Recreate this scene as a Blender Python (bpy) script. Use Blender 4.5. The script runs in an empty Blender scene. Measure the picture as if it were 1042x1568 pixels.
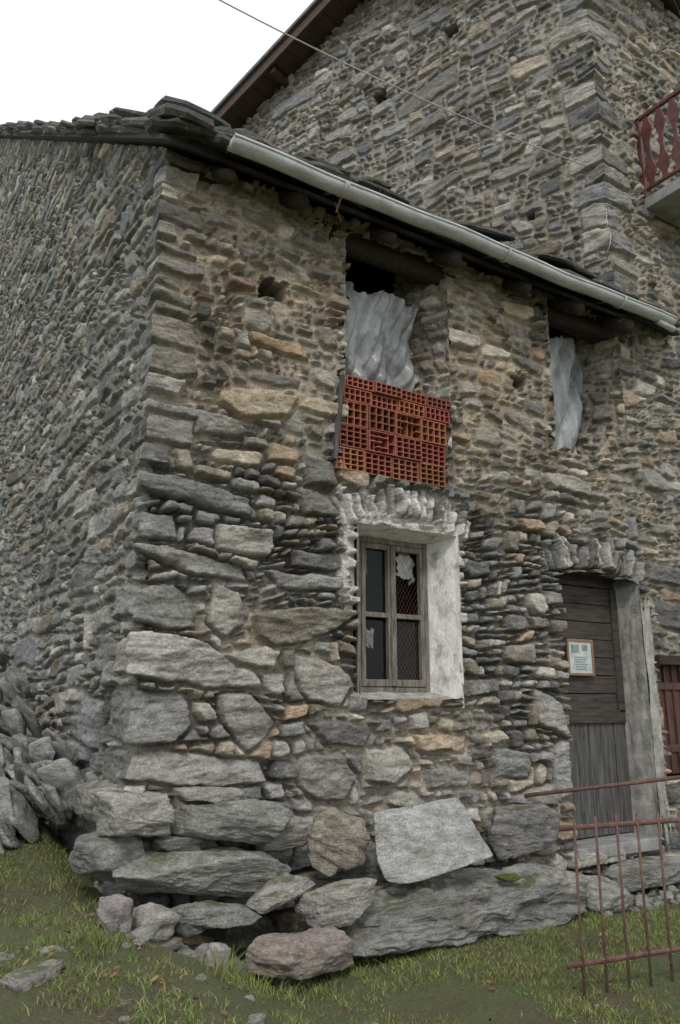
import bpy, math, numpy as np
from mathutils import Vector, Matrix, Euler
R=math.radians
sc=bpy.context.scene
# ------------------------------------------------------------------ helpers
_tabs={}
def tab(seed):
    if seed not in _tabs: _tabs[seed]=np.random.RandomState(seed).random_sample((256,256)).astype(np.float32)
    return _tabs[seed]
def vn(x,y,seed=0):
    t=tab(seed); xi=np.floor(x).astype(np.int64); yi=np.floor(y).astype(np.int64)
    xf=x-xi; yf=y-yi; xf=xf*xf*(3-2*xf); yf=yf*yf*(3-2*yf)
    a=t[xi&255,yi&255]; b=t[(xi+1)&255,yi&255]; c=t[xi&255,(yi+1)&255]; d=t[(xi+1)&255,(yi+1)&255]
    return (a*(1-xf)+b*xf)*(1-yf)+(c*(1-xf)+d*xf)*yf
def fbm(x,y,seed=0,o=4,g=.5):
    s=0;a=1;n=0
    for i in range(o):
        s=s+a*vn(x*2**i+i*17.3,y*2**i+i*9.1,seed+i); n+=a; a*=g
    return s/n
_t3=np.random.RandomState(5).random_sample((32,32,32))
def vn3(p):
    i=np.floor(p).astype(int); f=p-i; f=f*f*(3-2*f); i=i&31; j=(i+1)&31
    x0,y0,z0=i.T; x1,y1,z1=j.T; fx,fy,fz=f.T
    def L(a,b,t): return a*(1-t)+b*t
    return L(L(L(_t3[x0,y0,z0],_t3[x1,y0,z0],fx),L(_t3[x0,y1,z0],_t3[x1,y1,z0],fx),fy),
             L(L(_t3[x0,y0,z1],_t3[x1,y0,z1],fx),L(_t3[x0,y1,z1],_t3[x1,y1,z1],fx),fy),fz)
def fbm3(p,o=4):
    s=0;a=1;n=0
    for k in range(o):
        s=s+a*vn3(p*2**k+k*7.7); n+=a; a*=.5
    return s/n
def hsh(i,k):
    x=(i.astype(np.uint64)*np.uint64(2654435761)+np.uint64(k)*np.uint64(2654489))&np.uint64(0xffffffff)
    x^=x>>np.uint64(16); x=(x*np.uint64(2246822519))&np.uint64(0xffffffff); x^=x>>np.uint64(13)
    x=(x*np.uint64(3266489917))&np.uint64(0xffffffff); x^=x>>np.uint64(16)
    return (x&np.uint64(0xffffff)).astype(np.float64)/16777216.
def S(x): x=np.clip(x,0,1); return x*x*(3-2*x)
def lerp(a,b,t): return a+(b-a)*t
def terr(x,n): # terraced (broken ledge) profile
    y=x*n; f=np.floor(y); return (f+S((y-f)*3.5-2.5))/n

def empty(name,loc=(0,0,0)):
    e=bpy.data.objects.new(name,None); e.location=loc; sc.collection.objects.link(e); return e
def np_mesh(name,V,Q,mat,parent=None,col=None,smooth=True):
    me=bpy.data.meshes.new(name); V=np.asarray(V,dtype=np.float32); Q=np.asarray(Q,dtype=np.int32); k=Q.shape[1]
    me.vertices.add(len(V)); me.vertices.foreach_set("co",V.ravel())
    me.loops.add(Q.size); me.loops.foreach_set("vertex_index",Q.ravel())
    me.polygons.add(len(Q)); me.polygons.foreach_set("loop_start",np.arange(0,Q.size,k,dtype=np.int32))
    try: me.polygons.foreach_set("loop_total",np.full(len(Q),k,dtype=np.int32))
    except Exception: pass
    me.polygons.foreach_set("use_smooth",np.full(len(Q),smooth,dtype=bool))
    me.update(calc_edges=True); me.validate()
    if col is not None:
        a=me.color_attributes.new("col",'FLOAT_COLOR','POINT')
        c=np.ones((len(V),4),dtype=np.float32); c[:,:3]=col[:,:3]
        if len(me.vertices)==len(V): a.data.foreach_set("color",c.ravel())
    me.materials.append(mat)
    ob=bpy.data.objects.new(name,me); sc.collection.objects.link(ob)
    if parent: ob.parent=parent
    return ob
class MB:
    def __init__(s): s.v=[];s.f=[];s.c=[]
    def add(s,v,f,c=None):
        n=len(s.v); s.v+= [tuple(x) for x in v]; s.f+=[tuple(i+n for i in q) for q in f]
        if c is not None: s.c+=[c]*len(v)
    def box(s,c,d,rot=None,col=None,jit=0,rng=None):
        v=[Vector((sx*d[0]/2,sy*d[1]/2,sz*d[2]/2)) for sz in(-1,1) for sy in(-1,1) for sx in(-1,1)]
        if jit: v=[x+Vector(rng.uniform(-jit,jit,3)) for x in v]
        if rot is not None:
            m=rot if isinstance(rot,Matrix) else Euler(rot).to_matrix(); v=[m@x for x in v]
        v=[x+Vector(c) for x in v]
        s.add(v,[(0,2,3,1),(4,5,7,6),(0,1,5,4),(2,6,7,3),(0,4,6,2),(1,3,7,5)],col)
    def tube(s,p0,p1,r0,r1=None,n=10,col=None,jit=0,rng=None,rings=2):
        r1=r1 if r1 is not None else r0
        p0=Vector(p0);p1=Vector(p1);d=(p1-p0).normalized()
        a=d.orthogonal().normalized();b=d.cross(a);v=[]
        for k in range(rings):
            t=k/(rings-1);p=p0.lerp(p1,t);r=r0+(r1-r0)*t
            if jit: p=p+a*rng.uniform(-jit,jit)+b*rng.uniform(-jit,jit)
            for i in range(n):
                an=2*math.pi*i/n; rr=r*(1+(rng.uniform(-.08,.08) if jit else 0))
                v.append(p+(a*math.cos(an)+b*math.sin(an))*rr)
        f=[]
        for k in range(rings-1):
            for i in range(n):
                j=(i+1)%n; f.append((k*n+i,k*n+j,(k+1)*n+j,(k+1)*n+i))
        f.append(tuple(range(n-1,-1,-1)));f.append(tuple((rings-1)*n+i for i in range(n)))
        s.add(v,f,col)
    def obj(s,name,mat,parent=None,bevel=0,smooth=False):
        me=bpy.data.meshes.new(name);me.from_pydata(s.v,[],s.f);me.materials.append(mat)
        if s.c and len(s.c)==len(s.v):
            a=me.color_attributes.new("col",'FLOAT_COLOR','POINT')
            c=np.ones((len(s.v),4),dtype=np.float32);c[:,:3]=np.array(s.c)[:,:3];a.data.foreach_set("color",c.ravel())
        ob=bpy.data.objects.new(name,me);sc.collection.objects.link(ob)
        if parent: ob.parent=parent
        if bevel:
            m=ob.modifiers.new("bev",'BEVEL');m.width=bevel;m.segments=2;m.limit_method='ANGLE'
        if smooth:
            me.polygons.foreach_set("use_smooth",[True]*len(me.polygons))
        return ob
# ------------------------------------------------------------------ materials
def mat(name):
    m=bpy.data.materials.new(name);m.use_nodes=True;nt=m.node_tree;b=nt.nodes["Principled BSDF"];return m,nt,b
def N(nt,t,**k):
    n=nt.nodes.new(t)
    for a,v in k.items():
        if a in n.inputs: n.inputs[a].default_value=v
        else: setattr(n,a,v)
    return n
def noise(nt,scale,detail=6,rough=.6,sc3=(1,1,1),dist=0):
    tc=N(nt,'ShaderNodeTexCoord');mp=N(nt,'ShaderNodeMapping');mp.inputs['Scale'].default_value=sc3
    nt.links.new(tc.outputs['Object'],mp.inputs[0])
    n=N(nt,'ShaderNodeTexNoise',Scale=scale,Detail=min(detail,6),Roughness=rough,Distortion=dist)
    nt.links.new(mp.outputs[0],n.inputs['Vector']);return n.outputs['Fac']
def ramp(nt,fac,stops):
    r=N(nt,'ShaderNodeValToRGB');e=r.color_ramp.elements
    while len(e)<len(stops): e.new(.5)
    for el,(p,c) in zip(e,stops):
        el.position=p; el.color=(c[0],c[1],c[2],1) if hasattr(c,'__len__') else (c,c,c,1)
    nt.links.new(fac,r.inputs[0]);return r.outputs[0]
def mix(nt,fac,a,b,bt='MIX'):
    m=N(nt,'ShaderNodeMix',data_type='RGBA',blend_type=bt)
    for s,v in((0,fac),(6,a),(7,b)):
        if isinstance(v,(int,float)): m.inputs[s].default_value=v if s==0 else (v,v,v,1)
        elif isinstance(v,tuple): m.inputs[s].default_value=(*v,1)
        else: nt.links.new(v,m.inputs[s])
    return m.outputs[2]
def bump(nt,b,h,st=.5,dist=.01):
    n=N(nt,'ShaderNodeBump',Strength=st,Distance=dist);nt.links.new(h,n.inputs['Height']);nt.links.new(n.outputs[0],b.inputs['Normal'])
def attr(nt): return N(nt,'ShaderNodeAttribute',attribute_name="col").outputs['Color']

def stone_mat(name,bst=.7,lich=.5,strat=(1,1,2.2),moss=False):
    m,nt,b=mat(name); c=attr(nt)
    n1=noise(nt,9,6,.68,strat,.4); c=mix(nt,1,c,ramp(nt,n1,[(.28,.52),(.5,1.),(.72,1.5)]),'MULTIPLY')
    n2=noise(nt,75,4,.7); c=mix(nt,1,c,ramp(nt,n2,[(.3,.60),(.5,1.),(.7,1.4)]),'MULTIPLY')
    n3=noise(nt,5,6,.75); c=mix(nt,ramp(nt,n3,[(.56,0.),(.66,lich)]),c,(.40,.40,.36))
    n6=noise(nt,22,4,.6); c=mix(nt,ramp(nt,n6,[(.64,0.),(.68,lich*.9)]),c,(.46,.455,.42))
    n4=noise(nt,3.1,6,.7); c=mix(nt,ramp(nt,n4,[(.56,0.),(.70,.55)]),c,(.085,.078,.066))
    n5=noise(nt,2.3,6,.7,(1,1,1.5)); c=mix(nt,ramp(nt,n5,[(.56,0.),(.72,.34)]),c,(.25,.175,.10))
    if moss:
        g=N(nt,'ShaderNodeNewGeometry');sx=N(nt,'ShaderNodeSeparateXYZ');nt.links.new(g.outputs['Normal'],sx.inputs[0])
        mm=N(nt,'ShaderNodeMath',operation='MULTIPLY');nt.links.new(ramp(nt,sx.outputs[2],[(.45,0.),(.85,1.)]),mm.inputs[0]);nt.links.new(ramp(nt,noise(nt,4.3,6,.7),[(.5,0.),(.6,.8)]),mm.inputs[1])
        c=mix(nt,mm.outputs[0],c,(.085,.095,.03))
    nt.links.new(c,b.inputs['Base Color']);b.inputs['Roughness'].default_value=.88
    b.inputs['Specular IOR Level'].default_value=.25
    h=noise(nt,28,6,.72,strat);bump(nt,b,h,bst,.03)
    return m
M_stone=stone_mat("schist_masonry",.75); M_rock=stone_mat("weathered_rock",.9,.5,(1,1,3),True)
M_slab=stone_mat("roof_slate_slabs",.6,.3)
def simple(name,c1,c2,scale=8,rough=.8,sc3=(1,1,1),bst=.3,bs=40,metal=0,stops=(.35,.65)):
    m,nt,b=mat(name);f=noise(nt,scale,6,.65,sc3)
    c=ramp(nt,f,[(stops[0],c1),(stops[1],c2)])
    n2=noise(nt,60,5,.7,sc3);c=mix(nt,1,c,ramp(nt,n2,[(.3,.75),(.7,1.2)]),'MULTIPLY')
    nt.links.new(c,b.inputs['Base Color']);b.inputs['Roughness'].default_value=rough;b.inputs['Metallic'].default_value=metal
    bump(nt,b,noise(nt,bs,6,.7,sc3),bst,.01);return m
M_wood_dark=simple("dark_roof_timber",(.016,.012,.009),(.052,.038,.027),6,.85,(6,1,6),.6)
M_wood_grey=simple("weathered_grey_wood",(.040,.038,.036),(.14,.137,.133),4,.85,(8,8,.7),.7)
M_wood_brown=simple("weathered_brown_wood",(.028,.023,.020),(.095,.080,.068),5,.85,(.7,8,8),.7)
M_frame=simple("weathered_window_wood",(.09,.075,.06),(.24,.22,.19),6,.8,(6,6,1),.5)
M_zinc=simple("galvanised_gutter",(.38,.40,.40),(.60,.62,.62),5,.38,(1,3,3),.08,20,.12)
M_rust=simple("rusty_iron",(.08,.035,.027),(.17,.095,.078),18,.8,(1,1,1),.4)
M_lime=simple("lime_wash",(.30,.29,.26),(.72,.71,.67),9,.9,(1,1,.6),.9,22,0,(.30,.50))
M_plast=simple("grey_plaster",(.20,.20,.185),(.44,.43,.40),7,.9,(1,1,1),.7,30)
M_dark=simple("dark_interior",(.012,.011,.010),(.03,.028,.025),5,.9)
M_brown=simple("brown_fascia_boards",(.035,.02,.014),(.09,.05,.035),5,.6,(1,6,6),.3)
M_maroon=simple("maroon_paint",(.07,.02,.02),(.14,.05,.045),8,.5,(1,1,1),.1)
M_conc=simple("concrete_slab",(.18,.18,.175),(.33,.33,.32),5,.9,(1,1,1),.4)
M_sheet=simple("dusty_plastic_sheet",(.12,.125,.13),(.42,.44,.44),3,.3,(1,1,.5),.3,12)
M_sheet2=simple("pale_torn_plastic",(.28,.29,.28),(.5,.51,.5),4,.45,(1,1,.5),.3,12)
M_paper=simple("paper_notice",(.36,.43,.43),(.60,.62,.58),14,.6,(1,1,1),.05)
M_redshut=simple("red_brown_shutter",(.05,.018,.015),(.11,.045,.035),6,.6,(4,4,1),.2)
m,nt,b=mat("terracotta_hollow_brick");c=attr(nt)
c=mix(nt,1,c,ramp(nt,noise(nt,25,6,.7),[(.3,.55),(.7,1.25)]),'MULTIPLY')
nt.links.new(c,b.inputs['Base Color']);b.inputs['Roughness'].default_value=.85;bump(nt,b,noise(nt,90,5,.6),.3,.004);M_brick=m
m,nt,b=mat("grass_blades");nt.links.new(attr(nt),b.inputs['Base Color']);b.inputs['Roughness'].default_value=.65;b.inputs['Specular IOR Level'].default_value=.2
M_grass=m
m,nt,b=mat("mossy_turf_soil")
c=ramp(nt,noise(nt,2.2,6,.7),[(.36,(.105,.083,.050)),(.5,(.105,.115,.044)),(.66,(.092,.13,.042))])
c=mix(nt,ramp(nt,noise(nt,14,6,.75),[(.52,0.),(.68,.7)]),c,(.15,.12,.075))
c=mix(nt,1,c,ramp(nt,noise(nt,80,5,.7),[(.3,.5),(.7,1.5)]),'MULTIPLY')
nt.links.new(c,b.inputs['Base Color']);b.inputs['Roughness'].default_value=.95;bump(nt,b,noise(nt,45,6,.75),1.,.03);M_ground=m
m,nt,b=mat("dusty_window_glass");b.inputs['Base Color'].default_value=(.02,.022,.022,1);b.inputs['Roughness'].default_value=.12
b.inputs['Alpha'].default_value=.35;M_glass=m

# ------------------------------------------------------------------ rubble masonry generator
def rubble(U,Z,seed,bh=(.28,.6),bl=(.6,1.2),hm=.14,warp=1.,hf=None,amax=3.2):
    rs=np.random.RandomState(seed)
    zw=Z+warp*(.22*(fbm(U*.7,Z*.7,seed+1,2)-.5)+.06*(fbm(U*2.5,Z*2.5,seed+2,2)-.5)+.024*(fbm(U*11,Z*11,seed+3,2)-.5))
    uw=U+warp*(.12*(fbm(U*1.3,Z*2.0,seed+4,2)-.5)+.07*(fbm(U*4,Z*5,seed+5,2)-.5)+.030*(fbm(U*12,Z*12,seed+6,2)-.5))
    zb=np.cumsum(np.concatenate([[Z.min()-1],rs.uniform(*bh,100)]));row=np.searchsorted(zb,zw)-1
    z0=zb[row];z1=zb[row+1]
    x0=np.zeros_like(uw);x1=np.zeros_like(uw);ci=np.zeros(uw.shape,int)
    for r in np.unique(row):
        k=row==r;xb=np.cumsum(np.concatenate([[U.min()-1.5-rs.uniform(0,.5)],rs.uniform(*bl,60)]))
        c=np.searchsorted(xb,uw[k])-1;x0[k]=xb[c];x1[k]=xb[c+1];ci[k]=c
    I=(row*997+ci*13+seed*7919+17).astype(np.uint64)
    for k in range(9):
        w=x1-x0;h=z1-z0
        r1=hsh(I,1);r2=hsh(I,2);r3=hsh(I,3);r5=hsh(I,5)
        f=1. if hf is None else hf((x0+x1)/2,(z0+z1)/2)
        asp=w/h
        thr=hm*f*(.42+1.3*r1**1.3)
        dv=(asp>1.2+amax*r5**1.4)&(w>.10*f)
        dh=(h>thr)&~dv
        sh=dh*(r3-.5)*.34;sv=dv*(r3-.5)*.9
        fz=z0+h*(.30+.40*r2);fx=x0+w*(.28+.44*r2)
        zw=zw-sh*(uw-(x0+x1)/2)*np.clip((np.minimum(zw-z0,z1-zw))/(h*.3),0,1)
        uw=uw-sv*(zw-(z0+z1)/2)*np.clip((np.minimum(uw-x0,x1-uw))/(w*.25),0,1)
        up=zw>fz;rt=uw>fx
        z0,z1=np.where(dh&up,fz,z0),np.where(dh&~up,fz,z1)
        x0,x1=np.where(dv&rt,fx,x0),np.where(dv&~rt,fx,x1)
        code=np.where(dh,1+up,0)+np.where(dv,3+rt,0)
        I=np.where(dh|dv,(I*np.uint64(6)+code.astype(np.uint64)+np.uint64(1))&np.uint64(0xffffffffff),I)
    cx=(x0+x1)/2;cz=(z0+z1)/2;hx=(x1-x0)/2;hz=(z1-z0)/2
    rr=np.minimum(hx,hz)*(.2+.7*hsh(I,91))
    qx=np.abs(uw-cx)-(hx-rr);qz=np.abs(zw-cz)-(hz-rr)
    d=-(np.hypot(np.maximum(qx,0),np.maximum(qz,0))+np.minimum(np.maximum(qx,qz),0)-rr)
    for q in(93,97):
        ang=hsh(I,q)*6.283
        cut=(np.hypot(hx*np.cos(ang),hz*np.sin(ang))*(.96+.27*hsh(I,q+1)))-((uw-cx)*np.cos(ang)+(zw-cz)*np.sin(ang))
        d=np.minimum(d,cut)
    d=d-.007*hsh(I,99)+(.012*(fbm(U*28,Z*28,seed+8,2)-.5))
    return d,I,(uw-cx),(zw-cz)
def heroes(U,Z,du,dz,d,I,lu,lz,polys,seed=0,base=900000):
    u0=U[0,0];z0=Z[0,0]
    for n,P in enumerate(polys):
        P=np.array(P,float);c=P.mean(0)
        a=np.sum(P[:,0]*np.roll(P[:,1],-1)-np.roll(P[:,0],-1)*P[:,1])
        if a<0:P=P[::-1]
        i0=max(int((P[:,0].min()-.05-u0)/du),0);i1=int((P[:,0].max()+.05-u0)/du)+1
        j0=max(int((P[:,1].min()-.05-z0)/dz),0);j1=int((P[:,1].max()+.05-z0)/dz)+1
        sl=(slice(j0,j1),slice(i0,i1))
        if U[sl].size==0: continue
        x=U[sl]+.06*(fbm(U[sl]*6,Z[sl]*6,seed+60,4)-.5);z=Z[sl]+.06*(fbm(U[sl]*6,Z[sl]*6,seed+65,4)-.5)
        sd=np.full(x.shape,-9.)
        for k in range(len(P)):
            p=P[k];q=P[(k+1)%len(P)];e=q-p;L=np.hypot(*e)
            if L<1e-5: continue
            sd=np.maximum(sd,((x-p[0])*e[1]-(z-p[1])*e[0])/L)
        ins=sd<0
        D=d[sl];D[...]=np.where(ins,-sd,np.minimum(D,sd-.002))
        II=I[sl];II[...]=np.where(ins,np.uint64(base+n*37+seed),II)
        A=lu[sl];A[...]=np.where(ins,x-c[0],A);B=lz[sl];B[...]=np.where(ins,z-c[1],B)
def stones(U,Z,d,I,lu,lz,Mt,pal,mcol,seed,deep=.06,shallow=.012,gap=.004,relief=1.):
    g=gap+Mt*.015*(fbm(U*9,Z*9,seed+20,3)-.22)*2
    s=S((d-g)/lerp(.011,.014,Mt))
    h1=hsh(I,201);h2=hsh(I,202);h3=hsh(I,203)
    hero=(I>=np.uint64(900000))&(I<np.uint64(920000))
    face=relief*((h1-.5)*lerp(.065,.034,Mt)+(h2-.5)*.36*lu*lerp(1,.65,Mt)+(h3-.6)*.42*lz*lerp(1,.65,Mt))
    face=np.clip(face,-.055,.065)
    bulge=.024*np.sqrt(np.clip(d,0,.035)/.035)
    off=h2*40
    led=terr(fbm(U*3.+off,Z*12+off,seed+32,3),9)
    n=(led-.5)*np.where(hero,.085,.045)*lerp(1,.6,Mt)+(fbm(U*12,Z*16,seed+30,4)-.5)*.020+(fbm(U*45,Z*55,seed+35,3)-.5)*.010
    st=face+bulge+n
    mo=-lerp(deep,shallow,Mt)+(fbm(U*20,Z*20,seed+40,3)-.5)*.014
    H=lerp(mo,st,s)
    h4=hsh(I,301)
    pi=np.where(hero,(h4*4).astype(int),(h4*len(pal)).astype(int)%len(pal));C=np.array(pal)[pi]
    C=C*(.55+.88*hsh(I,302))[...,None]
    C=C*(.8+.4*fbm(U*7,Z*18,seed+50,4))[...,None]
    sc_=S((d-g*.8)/.010)[...,None]
    MC=np.array(mcol)*(.65+.6*fbm(U*6,Z*6,seed+55,4))[...,None]
    dry=C*.45
    seam=dry+(MC-dry)*S((Mt-.25)/.35)[...,None]
    return H,seam+(C-seam)*sc_
def grid_wall(name,o,dr,nr,u,z,H,C,fm,m,parent,W=None,n2=None):
    nz,nu=H.shape;U,Z=np.meshgrid(u,z)
    o=np.array(o,float);dr=np.array(dr,float);nr=np.array(nr,float)
    P=o+U[...,None]*dr+Z[...,None]*np.array([0,0,1.])+H[...,None]*nr
    if W is not None: P=P+(W*H)[...,None]*np.array(n2,float)
    idx=np.arange(nz*nu).reshape(nz,nu)
    a=idx[:-1,:-1];b=idx[:-1,1:];c=idx[1:,1:];dd=idx[1:,:-1]
    Q=np.stack([a,b,c,dd],-1)[fm]
    if np.dot(np.cross(dr,[0,0,1.]),nr)<0: Q=Q[:,::-1]
    used,inv=np.unique(Q.ravel(),return_inverse=True)
    return np_mesh(name,P.reshape(-1,3)[used],inv.reshape(-1,4),m,parent,C.reshape(-1,3)[used])
def PK(l,k=1.3): return [tuple(v*k for v in c) for c in l]
PALF=PK([(.22,.213,.195),(.175,.172,.165),(.27,.258,.23),(.20,.196,.186),(.14,.139,.135),(.31,.293,.26),(.25,.222,.172),(.185,.183,.176),(.265,.235,.185),(.23,.178,.128),(.17,.152,.13),(.12,.117,.112),(.235,.228,.215)],1.30)
PALL=PK([(.16,.165,.155),(.19,.19,.178),(.14,.146,.143),(.22,.216,.196),(.17,.167,.155),(.26,.254,.236),(.125,.13,.132),(.19,.168,.136)],1.32)
PALT=PK([(.175,.175,.17),(.20,.192,.172),(.14,.142,.144),(.235,.224,.202),(.16,.156,.148),(.19,.189,.187),(.215,.188,.15),(.29,.284,.262),(.12,.12,.122)],1.32)
hut=empty("stone_hut"); tall=empty("tall_stone_house")

# ---- front facade: hut X 0..5.1, tall house front X>5.1
res=.009
zf=np.arange(-.35,11.3,res);uf=np.arange(0,7.6,res)
U,Z=np.meshgrid(uf,zf)
hf=lambda x,z: 1.+.6*S((2.4-z)/1.)*S((2.6-x)/1.6)+.15*S((2.-z)/1)+.05*S((z-3.2)/.6)
d,I,lu,lz=rubble(U,Z,11,hm=.15,hf=hf,amax=2.9)
cm=lambda l:[(a/100,b/100) for a,b in l]
H_=[cm(x) for x in [
 [(-5,261),(19,261),(74,253),(81,238),(58,234),(33,243),(-5,244)],
 [(78,221),(125,229),(169,228),(165,207),(125,201),(109,193),(83,204)],
 [(-5,204),(40,202),(86,179),(94,168),(55,168),(19,171),(-5,176)],
 [(-5,310),(45,308),(78,301),(77,287),(51,288),(-5,297)],
 [(51,281),(94,282),(100,268),(95,260),(54,262)],
 [(-5,233),(25,238),(39,226),(42,208),(22,205),(-5,208)],
 [(-5,167),(37,165),(43,145),(28,133),(-5,132)],
 [(56,164),(82,166),(105,146),(98,134),(81,126),(63,145)],
 [(49,383),(94,391),(120,388),(106,369),(68,362),(50,370)],
 [(-5,362),(68,360),(74,349),(33,342),(-5,351)],
 [(-5,129),(22,130),(91,121),(96,108),(58,104),(-5,113)],
 [(117,194),(153,188),(167,171),(153,155),(128,160),(117,175)],
 [(121,122),(153,125),(167,107),(159,90),(132,92),(118,107)],
 [(129,144),(153,148),(185,141),(176,127),(142,128)],
 [(285,79),(365,74),(365,35),(293,45)],[(218,138),(277,134),(276,119),(224,123)],
 [(354,173),(389,159),(390,129),(355,140)],[(87,252),(159,254),(156,241),(103,239)],
 [(111,271),(159,269),(159,256),(114,257)],[(51,473),(78,479),(80,468),(54,463)],
 [(299,329),(330,327),(329,318),(298,317)],[(30,520),(62,523),(60,512),(32,510)],
 [(176,125),(212,128),(222,112),(200,98),(176,104)],[(230,112),(280,108),(276,92),(235,95)],
 [(300,125),(345,120),(342,98),(305,100)],[(385,128),(392,128),(392,80),(370,78),(368,120)],
 [(120,345),(150,343),(152,322),(124,318)],[(290,400),(322,402),(330,385),(295,382)],
 [(520,300),(580,296),(575,275),(525,278)],[(530,262),(600,255),(590,225),(535,232)],
 [(50,240),(70,233),(76,212),(62,200),(46,212)],[(-5,283),(22,285),(24,265),(-5,264)],[(-5,103),(30,102),(34,82),(-5,80)],
]]
rs=np.random.RandomState(3)
def quoins(z0,z1,ha,hb):
    zz=z0;k=0;q=[]
    while zz<z1:
        h=rs.uniform(ha,hb);q.append((zz,zz+h,k));zz+=h;k+=1
    return q
def qpoly(a,b_,L,x0=0.):
    j=lambda s=.018: rs.uniform(-s,s)
    return [(x0-.1,a),(x0+L+j(.05),a+j()),(x0+L+j(.05),b_-.01+j()),(x0-.1,b_-.008)]
quo=quoins(3.15,5.6,.09,.24)
for a,b_,k in quo:
    if 3.4<a<3.62: continue
    H_.append(qpoly(a,b_,rs.uniform(.14,.40)))
tq=[q for q in quoins(5.7,11.2,.14,.34) if rs.rand()<.65]
for a,b_,k in tq: H_.append(qpoly(a,b_,rs.uniform(.2,.5),5.1))
for (cx,cz,r0,r1,a0,n) in [(2.2,1.55,1.50,1.76,25,17),(4.45,.6,2.24,2.52,18,19)]:
    for i in range(n):
        t0=R(-a0+2*a0*i/n);t1=R(-a0+2*a0*(i+.90)/n);rr=r1*(1+rs.uniform(-.025,.03));sk=rs.uniform(-.006,.006)
        H_.append([(cx+r0*math.sin(t0),cz+r0*math.cos(t0)),(cx+r0*math.sin(t1+sk),cz+r0*math.cos(t1+sk)),(cx+rr*math.sin(t1),cz+rr*math.cos(t1)),(cx+rr*math.sin(t0+sk),cz+rr*math.cos(t0+sk))])
heroes(U,Z,res,res,d,I,lu,lz,H_,1)
Mt=np.clip(.30+.56*S((Z-3.0)/.9)+1.2*(fbm(U*1.5,Z*1.5,77,3)-.55),0,1)
Mt=np.maximum(Mt,.75*S((U-4.9)/.4))
Mt=np.maximum(Mt,.55*S((1.2-np.hypot((U-2.2)/1.2,(Z-1.1)/.8))/.5))
lw=np.maximum.reduce([.9*S((.11-np.abs(U-1.63))/.05)*S((Z-2.1)/.4)*S((3.05-Z)/.1),
   S((.09-np.abs(Z-3.0))/.04)*S((U-1.5)/.1)*S((2.9-U)/.15),
   .8*S((.09-np.abs(U-2.73))/.06)*S((Z-1.95)/.5)*S((3.05-Z)/.15),
   .5*S((.24-np.abs(Z-3.12))/.1)*S((U-1.5)/.1)*S((2.95-U)/.2)])
lm_=S((lw+1.5*(fbm(U*9,Z*9,88,4)-.5)-.45)/.12)*(lw>.02)
Mt=np.maximum(Mt,lw*.7)
Hh,C=stones(U,Z,d,I,lu,lz,Mt,PALF,(.37,.335,.275),11,deep=.085)
C=C+(np.array([.62,.61,.58])-C)*(lm_*.85)[...,None]
def tint(i,c):
    C[I==np.uint64(900000+i*37+1)]*=np.array(c)
tint(0,(1.55,1.55,1.52));tint(5,(1.45,1.45,1.42));tint(2,(1.2,1.19,1.15));tint(3,(.8,.81,.82));tint(8,(1.45,1.28,1.0));tint(1,(1.05,1.,.9));tint(15,(1.1,.92,.74));tint(19,(.9,.68,.55));tint(14,(.8,.78,.75));tint(20,(1.5,1.4,1.2))
warm=S((Z-3.2)/1.)*(U<5.1)
C=C*(1+warm[...,None]*np.array([.06,.01,-.06]))
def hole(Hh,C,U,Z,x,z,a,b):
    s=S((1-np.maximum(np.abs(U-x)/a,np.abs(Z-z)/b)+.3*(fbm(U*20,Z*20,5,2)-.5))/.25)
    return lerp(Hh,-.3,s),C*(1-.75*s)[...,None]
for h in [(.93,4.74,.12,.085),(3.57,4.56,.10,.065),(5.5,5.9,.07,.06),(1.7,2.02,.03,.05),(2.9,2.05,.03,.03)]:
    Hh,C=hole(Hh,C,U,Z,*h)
W=np.clip(1-U/.06,0,1)
W5=np.where((U>=5.1-res/2)&(Z>5.6),np.clip(1-(U-5.1)/.06,0,1),0)
Uc=(U[:-1,:-1]+U[1:,1:])/2;Zc=(Z[:-1,:-1]+Z[1:,1:])/2
jag=.05*(fbm(Uc*7,Zc*7,99,3)-.5)*2
op1=(Uc>1.60+1.5*jag-.05*(Zc<4.2))&(Uc<2.68+jag)&(Zc>3.37)&(Zc<5.5)
op2=(Uc>4.0+jag)&(Uc<5.07+jag)&(Zc>4.0+2*jag+.25*S((Uc-4.5)/.5))&(Zc<5.55)
win=(Uc>1.69)&(Uc<2.69+.3*jag)&(Zc>1.62+jag*.5)&(Zc<2.95)
door=(Uc>3.93)&(Uc<5.0)&(Zc>.36)&(Zc<.6+np.sqrt(np.maximum(2.2**2-(Uc-4.45)**2,0)))
rw=(Uc>5.27)&(Uc<6.3)&(Zc>.9)&(Zc<1.97)
fm=~(op1|op2|win|door|rw)
i5=int(round(5.1/res));isH=(np.arange(U.shape[1]-1)<i5)[None,:]
fmH=fm&isH&(Zc<5.62);fmT=fm&~isH
grid_wall("front_wall",(0,0,0),(1,0,0),(0,-1,0),uf,zf,Hh,C,fmH,M_stone,hut,W,(-1,0,0))
n_side=np.array([-math.cos(R(20)),-math.sin(R(20)),0])
grid_wall("front_wall",(0,0,0),(1,0,0),(0,-1,0),uf,zf,Hh,C,fmT,M_stone,tall,W5,n_side)
hc0=Hh[:,0].copy();hc5=Hh[:,i5].copy()
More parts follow.
